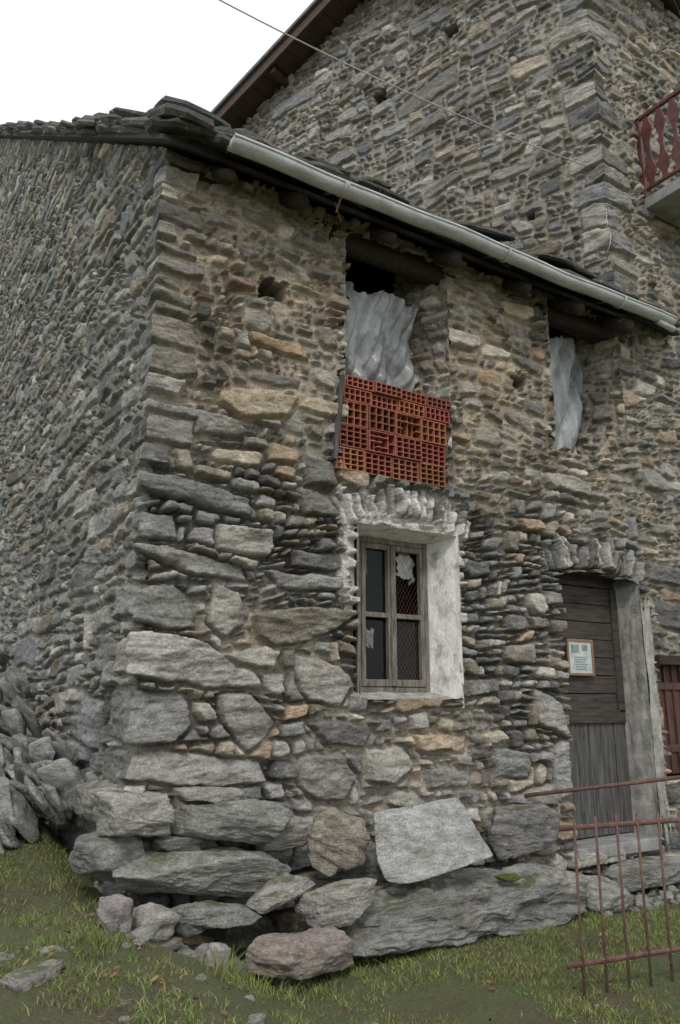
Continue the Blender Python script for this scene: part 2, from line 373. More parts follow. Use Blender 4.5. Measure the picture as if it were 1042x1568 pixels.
# ---- hut left gable wall
ul=np.concatenate([np.arange(0,5.5,.0125),np.arange(5.5,12.3,.026)]);zl=np.concatenate([zf,np.arange(zf[-1]+res,14.2,.02)])
U,Z=np.meshgrid(ul,zl)
d,I,lu,lz=rubble(U,Z,31,hm=.185,hf=lambda x,z:1+.35*S((2.3-z)/1.2),amax=4.)
HL=[qpoly(a,b_,rs.uniform(.12,.4)) for a,b_,k in quo if a<5.4]
HL+=[[(-.1,2.61),(.3,2.6),(.35,2.45),(-.1,2.44)],[(-.1,2.33),(.45,2.4),(.5,2.15),(-.1,2.1)],[(-.1,2.04),(.35,2.0),(.38,1.76),(-.1,1.76)],
 [(-.1,1.67),(.5,1.7),(.55,1.36),(-.1,1.32)],[(-.1,3.1),(.4,3.12),(.42,2.95),(-.1,2.97)],[(-.1,1.29),(.55,1.3),(.6,1.05),(-.1,1.03)],
 [(.5,2.05),(.9,2.1),(.92,1.8),(.55,1.78)],[(.6,1.6),(1.2,1.65),(1.25,1.3),(.65,1.28)],[(.1,.95),(.9,1.),(.95,.7),(.1,.65)],
 [(.2,5.2),(.75,5.28),(.8,5.12),(.25,5.08)],[(1.2,3.3),(1.9,3.35),(1.95,3.15),(1.25,3.1)],[(2.4,2.9),(3.1,2.95),(3.2,2.7),(2.5,2.66)],[(1.0,2.6),(1.6,2.7),(1.7,2.45),(1.05,2.4)]]
heroes(U,Z,.0125,res,d,I,lu,lz,HL,1)
Mt=np.clip(.58+.35*S((Z-1.8)/1.2)+.8*(fbm(U*1.3,Z*1.3,78,3)-.5),0,1)
Hh,C=stones(U,Z,d,I,lu,lz,Mt,PALL,(.28,.277,.25),31,deep=.05,relief=.5)
for h in [(1.9,3.95,.06,.07),(1.2,5.3,.04,.05),(3.1,6.5,.06,.06)]: Hh,C=hole(Hh,C,U,Z,*h)
hcl=np.zeros(len(zl));hcl[:len(hc0)]=hc0
Hh=lerp(hcl[:,None],Hh,S(U/.10));W=np.clip(1-U/.06,0,1)
Uc=(U[:-1,:-1]+U[1:,1:])/2;Zc=(Z[:-1,:-1]+Z[1:,1:])/2
SL=.70
grid_wall("gable_wall",(0,0,0),(0,1,0),(-1,0,0),ul,zl,Hh,C,Zc<5.62+SL*Uc,M_stone,hut,W,(0,-1,0))
# ---- tall house side wall
us=np.arange(0,9.,.014);j0=int(round((5.0+.35)/res));zs=zf[j0:]
zs2=np.concatenate([zs,np.arange(zs[-1]+res,12.6,res)]);
U,Z=np.meshgrid(us,zs2)
d,I,lu,lz=rubble(U,Z,57,hm=.19,amax=3.8)
HT=[qpoly(a,b_,rs.uniform(.2,.6)) for a,b_,k in tq]
heroes(U,Z,.014,res,d,I,lu,lz,HT,1)
Mt=np.clip(.78+.9*(fbm(U*1.1,Z*1.1,79,3)-.5),.35,1)
Hh,C=stones(U,Z,d,I,lu,lz,Mt,PALT,(.31,.288,.245),57,deep=.055,shallow=.018,relief=.85)
for h in [(3.08,10.2,.13,.13),(1.87,10.62,.12,.11),(4.6,8.6,.09,.07),(.9,7.3,.05,.05)]: Hh,C=hole(Hh,C,U,Z,*h)
hcx=np.full(len(zs2),0.);n=len(hc5)-j0;hcx[:n]=hc5[j0:]
Hh=lerp(hcx[:,None],Hh,S(U/.12));W=np.clip(1-U/.06,0,1)
Uc=(U[:-1,:-1]+U[1:,1:])/2;Zc=(Z[:-1,:-1]+Z[1:,1:])/2
sd_=(-math.sin(R(20)),math.cos(R(20)),0)
grid_wall("side_wall",(5.1,0,0),sd_,tuple(n_side),us,zs2,Hh,C,Zc<12.15-.37*np.abs(Uc-3.2),M_stone,tall,W,(0,-1,0))
def jamb(name,o,dr,nr,w,z0,z1,seed,parent,mt=.6,pal=PALF):
    u=np.arange(0,w,.012);z=np.arange(z0,z1,.012);U,Z=np.meshgrid(u,z)
    d,I,lu,lz=rubble(U,Z,seed,hm=.15)
    Hh,C=stones(U,Z,d,I,lu,lz,np.full(U.shape,mt),pal,(.34,.31,.26),seed)
    Hh=Hh*S(U/.05+.2)
    grid_wall(name,o,dr,nr,u,z,Hh,C,np.ones((len(z)-1,len(u)-1),bool),M_stone,parent)
def un(a,b): v=Vector((a,b,0)).normalized();return tuple(v)
jamb("loft_opening_jamb",(2.68,-.02,0),un(-.2,.42),un(-.42,-.2),.55,3.3,5.6,5,hut)
jamb("loft_opening_jamb",(1.58,-.02,0),un(0,1),un(1,0),.5,3.3,5.6,6,hut)
jamb("loft_opening_jamb",(5.08,-.02,0),un(-.25,.42),un(-.42,-.25),.6,3.9,5.6,7,hut)
jamb("loft_opening_jamb",(4.0,-.02,0),un(0,1),un(1,0),.5,3.9,5.6,8,hut)
def sheet(name,A,B,Cc,nu,nv,amp,fr,seed,m,parent,fold=None,torn=0):
    A,B,Cc=[np.array(x,float) for x in(A,B,Cc)]
    a,b=np.meshgrid(np.linspace(0,1,nu),np.linspace(0,1,nv))
    n=np.cross(B-A,Cc-A);n/=np.linalg.norm(n)
    h=amp*(fbm(a*fr,b*fr,seed,4)-.5)*2
    if fold is not None: h=h+fold(a,b)
    P=A+a[...,None]*(B-A)+b[...,None]*(Cc-A)+h[...,None]*n
    i=np.arange(nu*nv).reshape(nv,nu);Q=np.stack([i[:-1,:-1],i[:-1,1:],i[1:,1:],i[1:,:-1]],-1)
    if torn:
        e=np.minimum(np.minimum(a,1-a),np.minimum(b,1-b))[:-1,:-1];k=e>torn*(fbm(a*5,b*5,seed+9,3)[:-1,:-1]-.3);Q=Q[k]
    return np_mesh(name,P.reshape(-1,3),Q.reshape(-1,4),m,parent)
sheet("window_reveal",(2.70,-.03,1.55),(2.555,.3,1.55),(2.70,-.03,2.97),20,60,.014,7,1,M_lime,hut)
sheet("window_reveal",(1.685,-.03,1.55),(1.85,.3,1.55),(1.685,-.03,2.97),20,60,.01,7,2,M_lime,hut)
sheet("window_lintel",(1.66,-.02,2.955),(2.72,-.02,2.955),(1.66,.32,2.90),50,20,.010,7,3,M_lime,hut)
sheet("window_sill",(1.66,-.03,1.61),(2.72,-.03,1.61),(1.66,.32,1.69),50,20,.016,7,4,M_plast,hut)
mb=MB();Y=.27;x0,x1,z0,z1=1.84,2.57,1.66,2.92
def bx(a,b,c,d_,y,t): mb.box(((a+b)/2,y,(c+d_)/2),(b-a,t,d_-c))
bx(x0,x0+.045,z0,z1,Y,.07);bx(x1-.045,x1,z0,z1,Y,.07);bx(x0+.045,x1-.045,z0,z0+.05,Y,.07);bx(x0+.045,x1-.045,z1-.05,z1,Y,.07)
for a,b in((x0+.05,2.185),(2.195,x1-.05)):
    c,d_=z0+.055,z1-.055;y=Y-.02
    bx(a,a+.036,c,d_,y,.045);bx(b-.036,b,c,d_,y,.045);bx(a+.036,b-.036,c,c+.055,y,.045);bx(a+.036,b-.036,d_-.045,d_,y,.045)
    bx(a+.036,b-.036,2.26,2.30,y,.04)
bx(2.17,2.21,z0+.06,z1-.06,Y-.052,.015)
mb.obj("window_frame",M_frame,hut,.004)
mb=MB()
mb.add([(1.9,Y,1.72),(2.5,Y,1.72),(2.5,Y,2.24),(1.9,Y,2.24)],[(0,1,2,3)])
mb.add([(1.9,Y,2.3),(2.2,Y,2.3),(2.2,Y,2.86),(1.9,Y,2.86)],[(0,1,2,3)])
mb.obj("window_glass",M_glass,hut)
sheet("torn_window_plastic",(2.27,Y+.03,2.62),(2.47,Y+.03,2.55),(2.29,Y+.03,2.87),24,24,.03,4,9,M_sheet2,hut,None,.3)
sheet("torn_window_plastic",(1.93,Y+.03,2.32),(1.99,Y+.03,2.6),(1.93,Y+.03,2.80),16,24,.02,4,10,M_sheet,hut,None,.3)
sheet("torn_window_plastic",(1.92,Y+.03,2.02),(2.04,Y+.03,1.99),(1.93,Y+.03,2.20),16,24,.02,4,12,M_sheet2,hut,None,.35)
mb=MB()
for k in range(-22,28):
    for s in(1,-1):
        ax=1.9+k*.035;az=1.72;bx_=ax+s*1.14*.6;bz=2.86
        dx=bx_-ax;dz=bz-az;ta=(2.24-ax)/dx;tb=(2.48-ax)/dx;t0=max(0,min(ta,tb));t1=min(1,max(ta,tb))
        if t1>t0: mb.tube((ax+dx*t0,Y,az+dz*t0),(ax+dx*t1,Y,az+dz*t1),.0011,n=3)
mb.obj("window_wire_mesh",M_rust,hut)
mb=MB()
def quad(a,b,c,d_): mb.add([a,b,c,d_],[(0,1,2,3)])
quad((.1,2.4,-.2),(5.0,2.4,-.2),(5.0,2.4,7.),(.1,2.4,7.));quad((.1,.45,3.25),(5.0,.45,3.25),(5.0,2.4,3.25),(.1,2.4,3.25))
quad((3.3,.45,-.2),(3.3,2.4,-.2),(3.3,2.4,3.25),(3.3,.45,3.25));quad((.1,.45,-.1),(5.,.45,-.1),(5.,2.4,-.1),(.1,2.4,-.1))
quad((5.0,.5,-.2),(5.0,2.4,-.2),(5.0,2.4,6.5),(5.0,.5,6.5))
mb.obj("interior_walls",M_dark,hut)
# door
mb=MB();rng=np.random.RandomState(4);Y=.27
for i in range(6):
    w=1.06/6;mb.box((3.95+w*(i+.5),Y+rng.uniform(-.005,.005),.95),(w-.008,.035,1.1))
mb.obj("door_planks",M_wood_grey,hut,.003)
mb=MB()
for k in range(7):
    zz=1.5+.172*(k+.5);mb.box((4.48,Y+rng.uniform(-.004,.004),zz),(1.06,.035,.164))
mb.box((4.48,Y,2.76),(1.06,.035,.10))
mb.box((4.00,Y-.03,2.1),(.09,.025,1.2));mb.box((4.96,Y-.03,2.1),(.09,.025,1.2));mb.box((4.48,Y-.03,1.46),(1.04,.025,.12))
mb.obj("plank_door",M_wood_brown,hut,.003)
mb=MB();mb.box((4.02,Y-.05,1.42),(.03,.03,.16));mb.tube((4.0,Y-.02,1.5),(4.0,Y-.09,1.5),.012);mb.tube((4.0,Y-.09,1.5),(4.1,Y-.09,1.5),.011);mb.obj("door_lock",M_rust,hut)
sheet("door_reveal",(5.0,-.05,.30),(5.01,.3,.30),(5.0,-.05,2.80),20,80,.016,8,11,M_plast,hut)
sheet("door_plaster_band",(4.99,-.055,.30),(5.14,-.055,.30),(4.99,-.055,2.66),20,140,.018,8,13,M_plast,hut,None,.35)
mb=MB();mb.box((4.45,.13,.34),(1.1,.34,.1),jit=.01,rng=rng);mb.obj("door_threshold",M_conc,hut,.01)
mb=MB();mb.box((4.45,.2,2.86),(1.15,.28,.14));mb.obj("door_head_timber",M_wood_dark,hut)
X0,X1,Z0,Z1=4.22,4.56,1.85,2.17;y=.215
m_tan=simple("tan_frame_wood",(.20,.10,.05),(.32,.19,.11),8,.5)
sign=empty("framed_notice");mb=MB()
mb.box(((X0+X1)/2,y,Z0),(X1-X0+.02,.02,.022));mb.box(((X0+X1)/2,y,Z1),(X1-X0+.02,.02,.022))
mb.box((X0,y,(Z0+Z1)/2),(.022,.02,Z1-Z0-.022));mb.box((X1,y,(Z0+Z1)/2),(.022,.02,Z1-Z0-.022));mb.obj("frame",m_tan,sign)
mb=MB();mb.box(((X0+X1)/2,y+.004,(Z0+Z1)/2),(X1-X0-.02,.008,Z1-Z0-.02));mb.obj("paper",M_paper,sign)
mb=MB()
for k in range(6):mb.box(((X0+X1)/2+rng.uniform(-.02,.02),y-.002,Z0+.05+k*.022),(.2*rng.uniform(.6,1),.003,.006))
mb.box((X0+.1,y-.002,Z1-.08),(.1,.003,.07));mb.box((X1-.1,y-.002,Z1-.07),(.07,.003,.05));mb.obj("printing",simple("print_ink",(.12,.2,.24),(.3,.33,.3),20,.6),sign)
mb=MB();mb.box((5.6,.12,1.44),(.62,.03,1.06));
for k in range(5): mb.box((5.33+k*.13,.1,1.44),(.012,.03,1.06))
mb.box((5.6,.095,1.75),(.62,.02,.07));mb.box((5.6,.095,1.15),(.62,.02,.07));mb.obj("cellar_shutter",M_redshut,tall,.003)
mb=MB();mb.box((5.75,.1,2.0),(1.05,.3,.09),jit=.01,rng=rng);mb.obj("shutter_lintel",M_wood_dark,tall,.008)
def fold(a,b): return .09*np.abs(np.sin(a*9+b*5+1.5*np.sin(b*4)))*(1-b*.3)+.035*np.abs(np.sin(a*23-b*9))+.10*a*b
def fold2(a,b): return .07*np.abs(np.sin(a*8-b*5))+.03*np.abs(np.sin(a*19+b*6))
sheet("loft_plastic_sheet",(1.60,.36,4.1),(2.52,.46,4.12),(1.66,.28,5.2),110,110,.09,3,21,M_sheet,hut,fold,.20)
sheet("loft_plastic_sheet",(4.05,.36,3.95),(4.78,.42,3.95),(4.08,.28,5.4),70,90,.06,3,22,M_sheet,hut,fold2,.2)
# ---- hollow bricks
bricks=empty("hollow_brick_infill")
mb=MB();rng=np.random.RandomState(8)
zc=3.36;rows=[(.19,4,4),(.19,4,4),(.21,3,4),(.12,2,5),(.10,2,5)]
for ri,(bh_,nr_,nc_) in enumerate(rows):
    sh=1.475+.12*(zc-3.36)/.85;xx=sh+rng.uniform(-.02,.01)
    nb=4;bw=1.10/nb
    for k in range(nb):
        cc=np.array([.33,.108,.068])*rng.uniform(.7,1.15)*np.array([1,rng.uniform(.8,1.25),rng.uniform(.8,1.2)])
        y0=-.03+rng.uniform(-.018,.02);dep=.22;w=bw-.010;h=bh_-.010;t=.0085
        rot=Matrix.Rotation(rng.uniform(-.014,.014),3,'Y');cx=xx+w/2;cz=zc+h/2
        def P(px,pz,sx,sz,yy=0,sy=dep):
            o_=rot@Vector((px,0,pz));mb.box((cx+o_.x,y0+sy/2+yy,cz+o_.z),(sx,sy,sz),rot,tuple(cc))
        broken=(ri,k) in((2,2),(1,1))
        for q in range(nc_+1):
            P(-w/2+t/2+(w-t)*q/nc_,0,t,h,.05*rng.rand()*(q in(1,2,3)) if broken else 0,dep-.06 if broken else dep)
        for q in range(nr_+1):
            zq=-h/2+t/2+(h-t)*q/nr_
            for s in range(nc_):
                if broken and 0<q<nr_ and rng.rand()<.4: continue
                xa=-w/2+t+(w-t)*s/nc_;P(xa+((w-t)/nc_-t)/2,zq,(w-t)/nc_-t,t,.0015,dep-.003)
        xx+=bw
    zc+=bh_
mb.obj("bricks",M_brick,bricks)
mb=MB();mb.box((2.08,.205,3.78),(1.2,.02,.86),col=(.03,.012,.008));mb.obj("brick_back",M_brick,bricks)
mb=MB();mb.box((1.50,-.0,3.78),(.03,.12,.72),(0,R(6),0));mb.obj("side_board",M_wood_grey,bricks,.004)

# ---- hut roof
rng=np.random.RandomState(21)
def roofz(y): return 5.66+SL*y
mb=MB()
YR=12.2
mb.add([(-.10,-.22,roofz(-.22)),(5.2,-.22,roofz(-.22)),(5.0,YR,roofz(YR)),(-.10,YR,roofz(YR)),
        (-.10,-.22,roofz(-.22)+.04),(5.2,-.22,roofz(-.22)+.04),(5.0,YR,roofz(YR)+.04),(-.10,YR,roofz(YR)+.04),(-.10,16,roofz(8)),(5,16,roofz(8))],
       [(0,3,2,1),(4,5,6,7),(0,1,5,4),(0,4,7,3),(7,6,9,8)])
mb.obj("roof_boarding",M_wood_dark,hut)
th=math.atan(SL)
mb=MB()
def slab(x,y,w,l,t,z,yaw,pitch,roll,mbx,col):
    n=11;v=[];pts=[]
    for i in range(n):
        a=2*math.pi*(i+.5*rng.random_sample())/n;ca,sa=math.cos(a),math.sin(a)
        r=1/max(abs(ca),abs(sa))**.85
        r*=rng.uniform(.86,1.06);pts.append((ca*r*w/2,sa*r*l/2))
    m=Euler((pitch,roll,yaw)).to_matrix()
    for zz,s in((-t/2,.96),(0,1.02),(t/2,.95)):
        for p in pts: v.append(m@Vector((p[0]*s+rng.uniform(-.008,.008),p[1]*s+rng.uniform(-.008,.008),zz+rng.uniform(-.006,.006)))+Vector((x,y,z)))
    f=[tuple(range(n-1,-1,-1)),tuple(2*n+i for i in range(n))]
    for k in(0,1):
        for i in range(n):
            j=(i+1)%n;f.append((k*n+i,k*n+j,(k+1)*n+j,(k+1)*n+i))
    mbx.add(v,f,col)
def scol(): 
    c=np.array([(.09,.09,.088),(.12,.115,.105),(.075,.08,.077),(.14,.135,.12),(.065,.063,.053)][rng.randint(5)]);return tuple(c*rng.uniform(.7,1.3))
y=-.14
while y<YR+.2:
    x=.25
    while x<5.35-.364*max(y,0):
        w=rng.uniform(.35,.75)
        slab(x+w/2-.06,y+rng.uniform(-.05,.05),w*1.12,.62,rng.uniform(.03,.06),roofz(y)+.14+rng.uniform(-.01,.03),rng.uniform(-.1,.1),th-.07,rng.uniform(-.03,.03),mb,scol());x+=w
    y+=.30
for lay,(dz,out) in enumerate([(.065,-.16),(.10,-.22),(.145,-.26),(.19,-.26),(.24,-.22)]):
    x=-.14
    while x<5.4:
        w=rng.uniform(.3,.9)
        if not(lay>=3 and rng.random_sample()<.3):
            slab(x+w/2,out+.14+rng.uniform(-.09,.05),w*1.06,.58,rng.uniform(.035,.07),roofz(out+.14)+dz+.02,rng.uniform(-.16,.16),th-.14+rng.uniform(-.07,.07),rng.uniform(-.06,.06),mb,scol())
        x+=w
    y=-.25
    while y<YR+.2:
        l=rng.uniform(.5,1.2)
        if not(lay==4 and rng.random_sample()<.4):
            slab(.18+rng.uniform(-.06,.03)-.06*(lay==2),y+l/2,.66,l*1.12,rng.uniform(.04,.08),roofz(y+l/2)+dz*.9+rng.uniform(-.015,.012),rng.uniform(-.08,.08),th+rng.uniform(-.05,.02),rng.uniform(-.05,.02),mb,scol())
        y+=l
mb.obj("stone_slab_roof",M_slab,hut)
mb=MB()
for i,x in enumerate([.40,1.07,1.86,2.60,3.44,4.16,4.92]):
    r=.066+rng.uniform(-.012,.012);ye=-.28+rng.uniform(-.05,.05)
    mb.tube((x+rng.uniform(-.05,.05),ye,roofz(ye)-.09),(x,1.4,roofz(1.4)-.08),r*.9,r*1.1,9,jit=.012,rng=rng,rings=6)
mb.tube((.05,.14,5.52),(5.12,.16,5.52),.11,.12,12,jit=.015,rng=rng,rings=9)
mb.tube((1.45,.10,5.42),(2.85,.10,5.44),.085,.09,10,jit=.01,rng=rng,rings=4)
mb.tube((3.9,.08,5.46),(5.25,.06,5.48),.08,.075,10,jit=.01,rng=rng,rings=5)
mb.obj("roof_timbers",M_wood_dark,hut,0,True)
# gutter
gut=empty("roof_gutter")
GY=-.43;GZ=5.53
mb=MB();r=.068;n=16;xs_=np.linspace(.33,5.42,60);v=[];f=[]
for x in xs_:
    zz=GZ+.006*math.sin(x*3)-.004*math.sin(x*7);yy=GY+.007*math.sin(x*2)
    for k in range(n+1):
        a=math.pi+math.pi*k/n;v.append((x,yy+math.cos(a)*r,zz+math.sin(a)*r))
    for k in range(6):
        a=2*math.pi*k/6;v.append((x,yy-r+math.cos(a)*.011,zz+.004+math.sin(a)*.011))
st=n+1+6
for i in range(len(xs_)-1):
    for k in range(n): a=i*st+k;f.append((a,a+st,a+st+1,a+1))
    for k in range(6): a=i*st+n+1+k;b=i*st+n+1+(k+1)%6;f.append((a,a+st,b+st,b))
f.append(tuple(range(n+1)));f.append(tuple((len(xs_)-1)*st+k for k in range(n,-1,-1)))
mb.add(v,f);o=mb.obj("trough",M_zinc,gut,0,True);s_=o.modifiers.new("s",'SOLIDIFY');s_.thickness=.003
mb=MB()
for x in(1.28,1.30,3.02,4.6):
    v=[];f=[]
    for xx in(x-.012,x+.012):
        for k in range(n+1):
            a=math.pi+math.pi*k/n;v.append((xx,GY+math.cos(a)*.076,GZ-.004+math.sin(a)*.076))
    for k in range(n): f.append((k,k+n+1,k+n+2,k+1))
    mb.add(v,f)
    mb.box((x,-.27,GZ+.05),(.02,.28,.006),(R(20),0,0))
o=mb.obj("gutter_straps",M_zinc,gut);s_=o.modifiers.new("s",'SOLIDIFY');s_.thickness=.004
mb=MB();mb.tube((1.29,-.40,5.45),(1.27,-.36,5.33),.010,.007,6);mb.tube((1.25,-.38,5.40),(1.33,-.34,5.28),.005,.004,6);mb.obj("gutter_tie_wire",M_rust,gut)
mb=MB();mb.tube((5.2,GY,GZ-.06),(5.46,GY,GZ-.09),.034,.034,12);mb.obj("outlet",M_zinc,gut,0,True)

# ---- tall house roof
sdv=Vector(sd_);nv=Vector(n_side);c0=Vector((5.1,0,0));OV=.38
def tz(s): return 12.15-.37*abs(s-3.2)
def tp(s,out,dz=0): 
    p=c0+sdv*s+nv*out;return (p.x,p.y,tz(s)+dz)
mb=MB()
for s0,s1 in((3.2,9.6),(3.2,-.7)):
    a=[tp(s0,OV,.02),tp(s1,OV,.02),tp(s1,-7,.02),tp(s0,-7,.02)];b=[tp(s0,OV,.10),tp(s1,OV,.10),tp(s1,-7,.10),tp(s0,-7,.10)]
    mb.add(a+b,[(0,1,2,3),(4,7,6,5),(0,4,5,1),(1,5,6,2),(2,6,7,3)])
mb.obj("roof_soffit",M_brown,tall)
mb=MB()
for s0,s1 in((3.2,9.65),(3.2,-.75)):
    a=[tp(s0,OV+.05,-.05),tp(s1,OV+.05,-.05),tp(s1,OV+.01,-.05),tp(s0,OV+.01,-.05)];b=[tp(s0,OV+.05,.13),tp(s1,OV+.05,.13),tp(s1,OV+.01,.13),tp(s0,OV+.01,.13)]
    mb.add(a+b,[(0,1,2,3),(4,7,6,5),(0,4,5,1),(3,2,6,7),(1,5,6,2)])
mb.obj("verge_board",M_brown,tall)
mb=MB()
for s0,s1 in((3.2,9.7),(3.2,-.8)):
    a=[tp(s0,OV+.1,.14),tp(s1,OV+.1,.14),tp(s1,-7,.14),tp(s0,-7,.14)];b=[tp(s0,OV+.1,.2),tp(s1,OV+.1,.2),tp(s1,-7,.2),tp(s0,-7,.2)]
    mb.add(a+b,[(0,1,2,3),(4,7,6,5),(0,4,5,1),(1,5,6,2)])
mb.obj("roof_slates",simple("grey_roof_slates",(.08,.08,.08),(.15,.15,.145)),tall)
mb=MB()
for s in(3.2,4.9,6.6,8.3,1.5,0):
    p=Vector(tp(s,OV-.02,-.07));q=Vector(tp(s,-.5,-.07));mb.tube(p,q,.07,.07,4)
for k in range(26):
    s=3.35+k*.25
    mb.box(tp(s,OV/2,.012),(OV-.04,.02,.012),Matrix.Rotation(math.atan2(nv.y,nv.x),3,'Z'))
mb.obj("roof_purlins",M_brown,tall)
mb=MB()
b1=c0+sdv*8.95;b2=b1+Vector((7,2.5,0))
mb.add([(b1.x,b1.y,-.5),(b2.x,b2.y,-.5),(b2.x,b2.y,10.),(b1.x,b1.y,10.)],[(0,1,2,3)]);mb.add([(12,0.02,-.5),(b2.x,b2.y,-.5),(b2.x,b2.y,10.5),(12,.02,10.5)],[(0,1,2,3)])
mb.add([(7.58,.02,-.5),(12,0.02,-.5),(12,.02,11),(7.58,.02,11)],[(0,1,2,3)])
mb.obj("rear_walls",M_plast,tall)
# balcony
bal=empty("balcony");mb=MB()
mb.box((7.25,-.6,7.33),(2.9,1.2,.14));mb.obj("floor_slab",M_conc,bal,.01)
mb=MB();BX=5.83
mb.box((BX,-.57,8.50),(.05,1.14,.045));mb.box((BX,-.57,7.52),(.04,1.14,.035))
mb.box((7.23,-1.14,8.50),(2.8,.05,.045));mb.box((7.23,-1.14,7.52),(2.8,.04,.035))
for y in(-.03,-1.14): mb.box((BX,y,7.96),(.05,.05,1.1))
mb.box((8.6,-1.14,7.96),(.05,.05,1.1));mb.obj("rail_frame",M_maroon,bal,.004)
mb=MB()
def baluster(px,py,ax):
    prof=[(0,.035),(.08,.035),(.14,.06),(.22,.075),(.30,.05),(.36,.03),(.48,.022),(.60,.03),(.66,.05),(.74,.075),(.82,.06),(.88,.035),(.96,.035)]
    v=[]
    for t in(-.01,.01):
        for s in(-1,1):
            for z_,w in prof:
                if ax=='y': v.append((px+t,py+s*w,7.535+z_))
                else: v.append((px+s*w,py+t,7.535+z_))
    n=len(prof);f=[]
    for k in range(n-1):
        f+= [(k,k+1,n+k+1,n+k),(2*n+k,3*n+k,3*n+k+1,2*n+k+1),(k,2*n+k,2*n+k+1,k+1),(n+k,n+k+1,3*n+k+1,3*n+k)]
    mb.add(v,f)
for k in range(6): baluster(BX,-.13-k*.18,'y')
for k in range(14): baluster(6.05+k*.18,-1.14,'x')
mb.obj("balusters",M_maroon,bal)

# ---- ground
def gz(x,y):
    x=np.asarray(x,float);y=np.asarray(y,float)
    z=.10-.09*S((x-2.8)/1.2)+.38*S((.75-x)/1.1)*S((y+4.8)/3.)
    z=z+.36*S((y+.2)/1.9)*S((.3-x)/.6)
    z=z+.25*S((-x-.8)/2.5)*S((y+3.5)/3)
    z=z-.12*S((-y-2)/4)
    z=z+.05*(fbm(x*1.7+9,y*1.7+9,140,3)-.5)+.03*(fbm(x*7+9,y*7+9,145,3)-.5)+.012*(fbm(x*30+99,y*30+99,149,2)-.5)
    return z
def ax_(lo,hi,st,far):
    a=np.arange(lo,hi,st);k=np.geomspace(st,far,60);return np.concatenate([lo-k[::-1],a,hi+k])
gx=ax_(-2.5,5.2,.025,180);gy=ax_(-4.2,.6,.025,180)
X,Yg=np.meshgrid(gx,gy);G=gz(X,Yg);i=np.arange(G.size).reshape(G.shape)
Q=np.stack([i[:-1,:-1],i[:-1,1:],i[1:,1:],i[1:,:-1]],-1).reshape(-1,4)
np_mesh("ground",np.stack([X,Yg,G],-1).reshape(-1,3),Q,M_ground)
# ---- grass
rs=np.random.RandomState(77);NB=280000
x=rs.uniform(-2.6,5.0,NB);y=rs.uniform(-3.4,3.2,NB)
dens=fbm(x*2.2+20,y*2.2+20,160,4);den2=fbm(x*9+20,y*9+20,170,3)
keep=((y<-.25)|(x<-.1))&(rs.rand(NB)<S((dens-.30)/.24)*S((den2-.25)/.3)*np.where(x<.2,.7,1))
keep&=~((y>1.0)&(x>-.4))
x=x[keep];y=y[keep];dens=dens[keep];n=len(x);z=gz(x,y)-.004
hgt=rs.uniform(.010,.040,n)*(.5+dens*1.2);tall_=rs.rand(n)<.02;hgt[tall_]*=1.9
for cx,cy,rr in[(-.12,-.75,.16),(.35,-.9,.16),(.1,-1.05,.22),(-.45,-.9,.2),(.62,-1.0,.12),(3.2,-.95,.12)]:
    k=np.hypot(x-cx,y-cy)<rr*rs.uniform(.5,1.2,n);hgt[k]*=2.2
ang=rs.uniform(0,2*np.pi,n);la=rs.uniform(0,2*np.pi,n);ln=hgt*rs.uniform(.2,1.1,n);w=rs.uniform(.0015,.0034,n)
ca,sa=np.cos(ang)*w,np.sin(ang)*w
def pt(t,wf): 
    bxx=x+np.cos(la)*ln*t*t;byy=y+np.sin(la)*ln*t*t;bz=z+hgt*(t-.25*t*t)
    return np.stack([bxx-ca*wf,byy-sa*wf,bz],-1),np.stack([bxx+ca*wf,byy+sa*wf,bz],-1)
a0,b0=pt(0,1);a1,b1=pt(.5,.8);a2,_=pt(1,0);_,b2=pt(1,.15)
V=np.stack([a0,b0,a1,b1,a2,b2],1).reshape(-1,3);bi=np.arange(n)*6
Q=np.concatenate([np.stack([bi,bi+1,bi+3,bi+2],-1),np.stack([bi+2,bi+3,bi+5,bi+4],-1)])
g1=np.array([.11,.165,.042]);g2=np.array([.22,.25,.075]);g3=np.array([.27,.215,.12])
t=rs.rand(n)[:,None];cc=g1+(g2-g1)*t;dead=(rs.rand(n)<.16+.4*S((.52-dens)/.15)*.6)[:,None];cc=np.where(dead,g3*(.6+.6*t),cc)
cc=cc*(.65+.7*fbm(x*3+5,y*3+5,180,3))[:,None]
np_mesh("grass",V,Q,M_grass,None,np.repeat(cc,6,0))
mb=MB();rng=np.random.RandomState(9)
for k in range(560):
    lx,ly=rng.uniform(-2.2,4.5),rng.uniform(-3.2,-.6)
    if k%3==0: lx,ly=rng.uniform(-2,-.2),rng.uniform(-2.5,1.5)
    lz_=float(gz(lx,ly))+.015;s=rng.uniform(.008,.022);m_=Euler((rng.uniform(-.6,.6),rng.uniform(-.6,.6),rng.uniform(0,6))).to_matrix()
    v=[m_@Vector((a*s,b*s*.6,c*s))+Vector((lx,ly,lz_)) for a,b,c in[(-1,0,0),(-.3,.8,.2),(.6,.6,.1),(1.1,0,.3),(.5,-.7,0),(-.4,-.8,.2)]]
    c=[(.24,.11,.05),(.18,.10,.055),(.28,.18,.09),(.14,.08,.05)][rng.randint(4)];mb.add(v,[(0,1,2,3,4,5)],c)
mb.obj("fallen_leaves",M_grass)

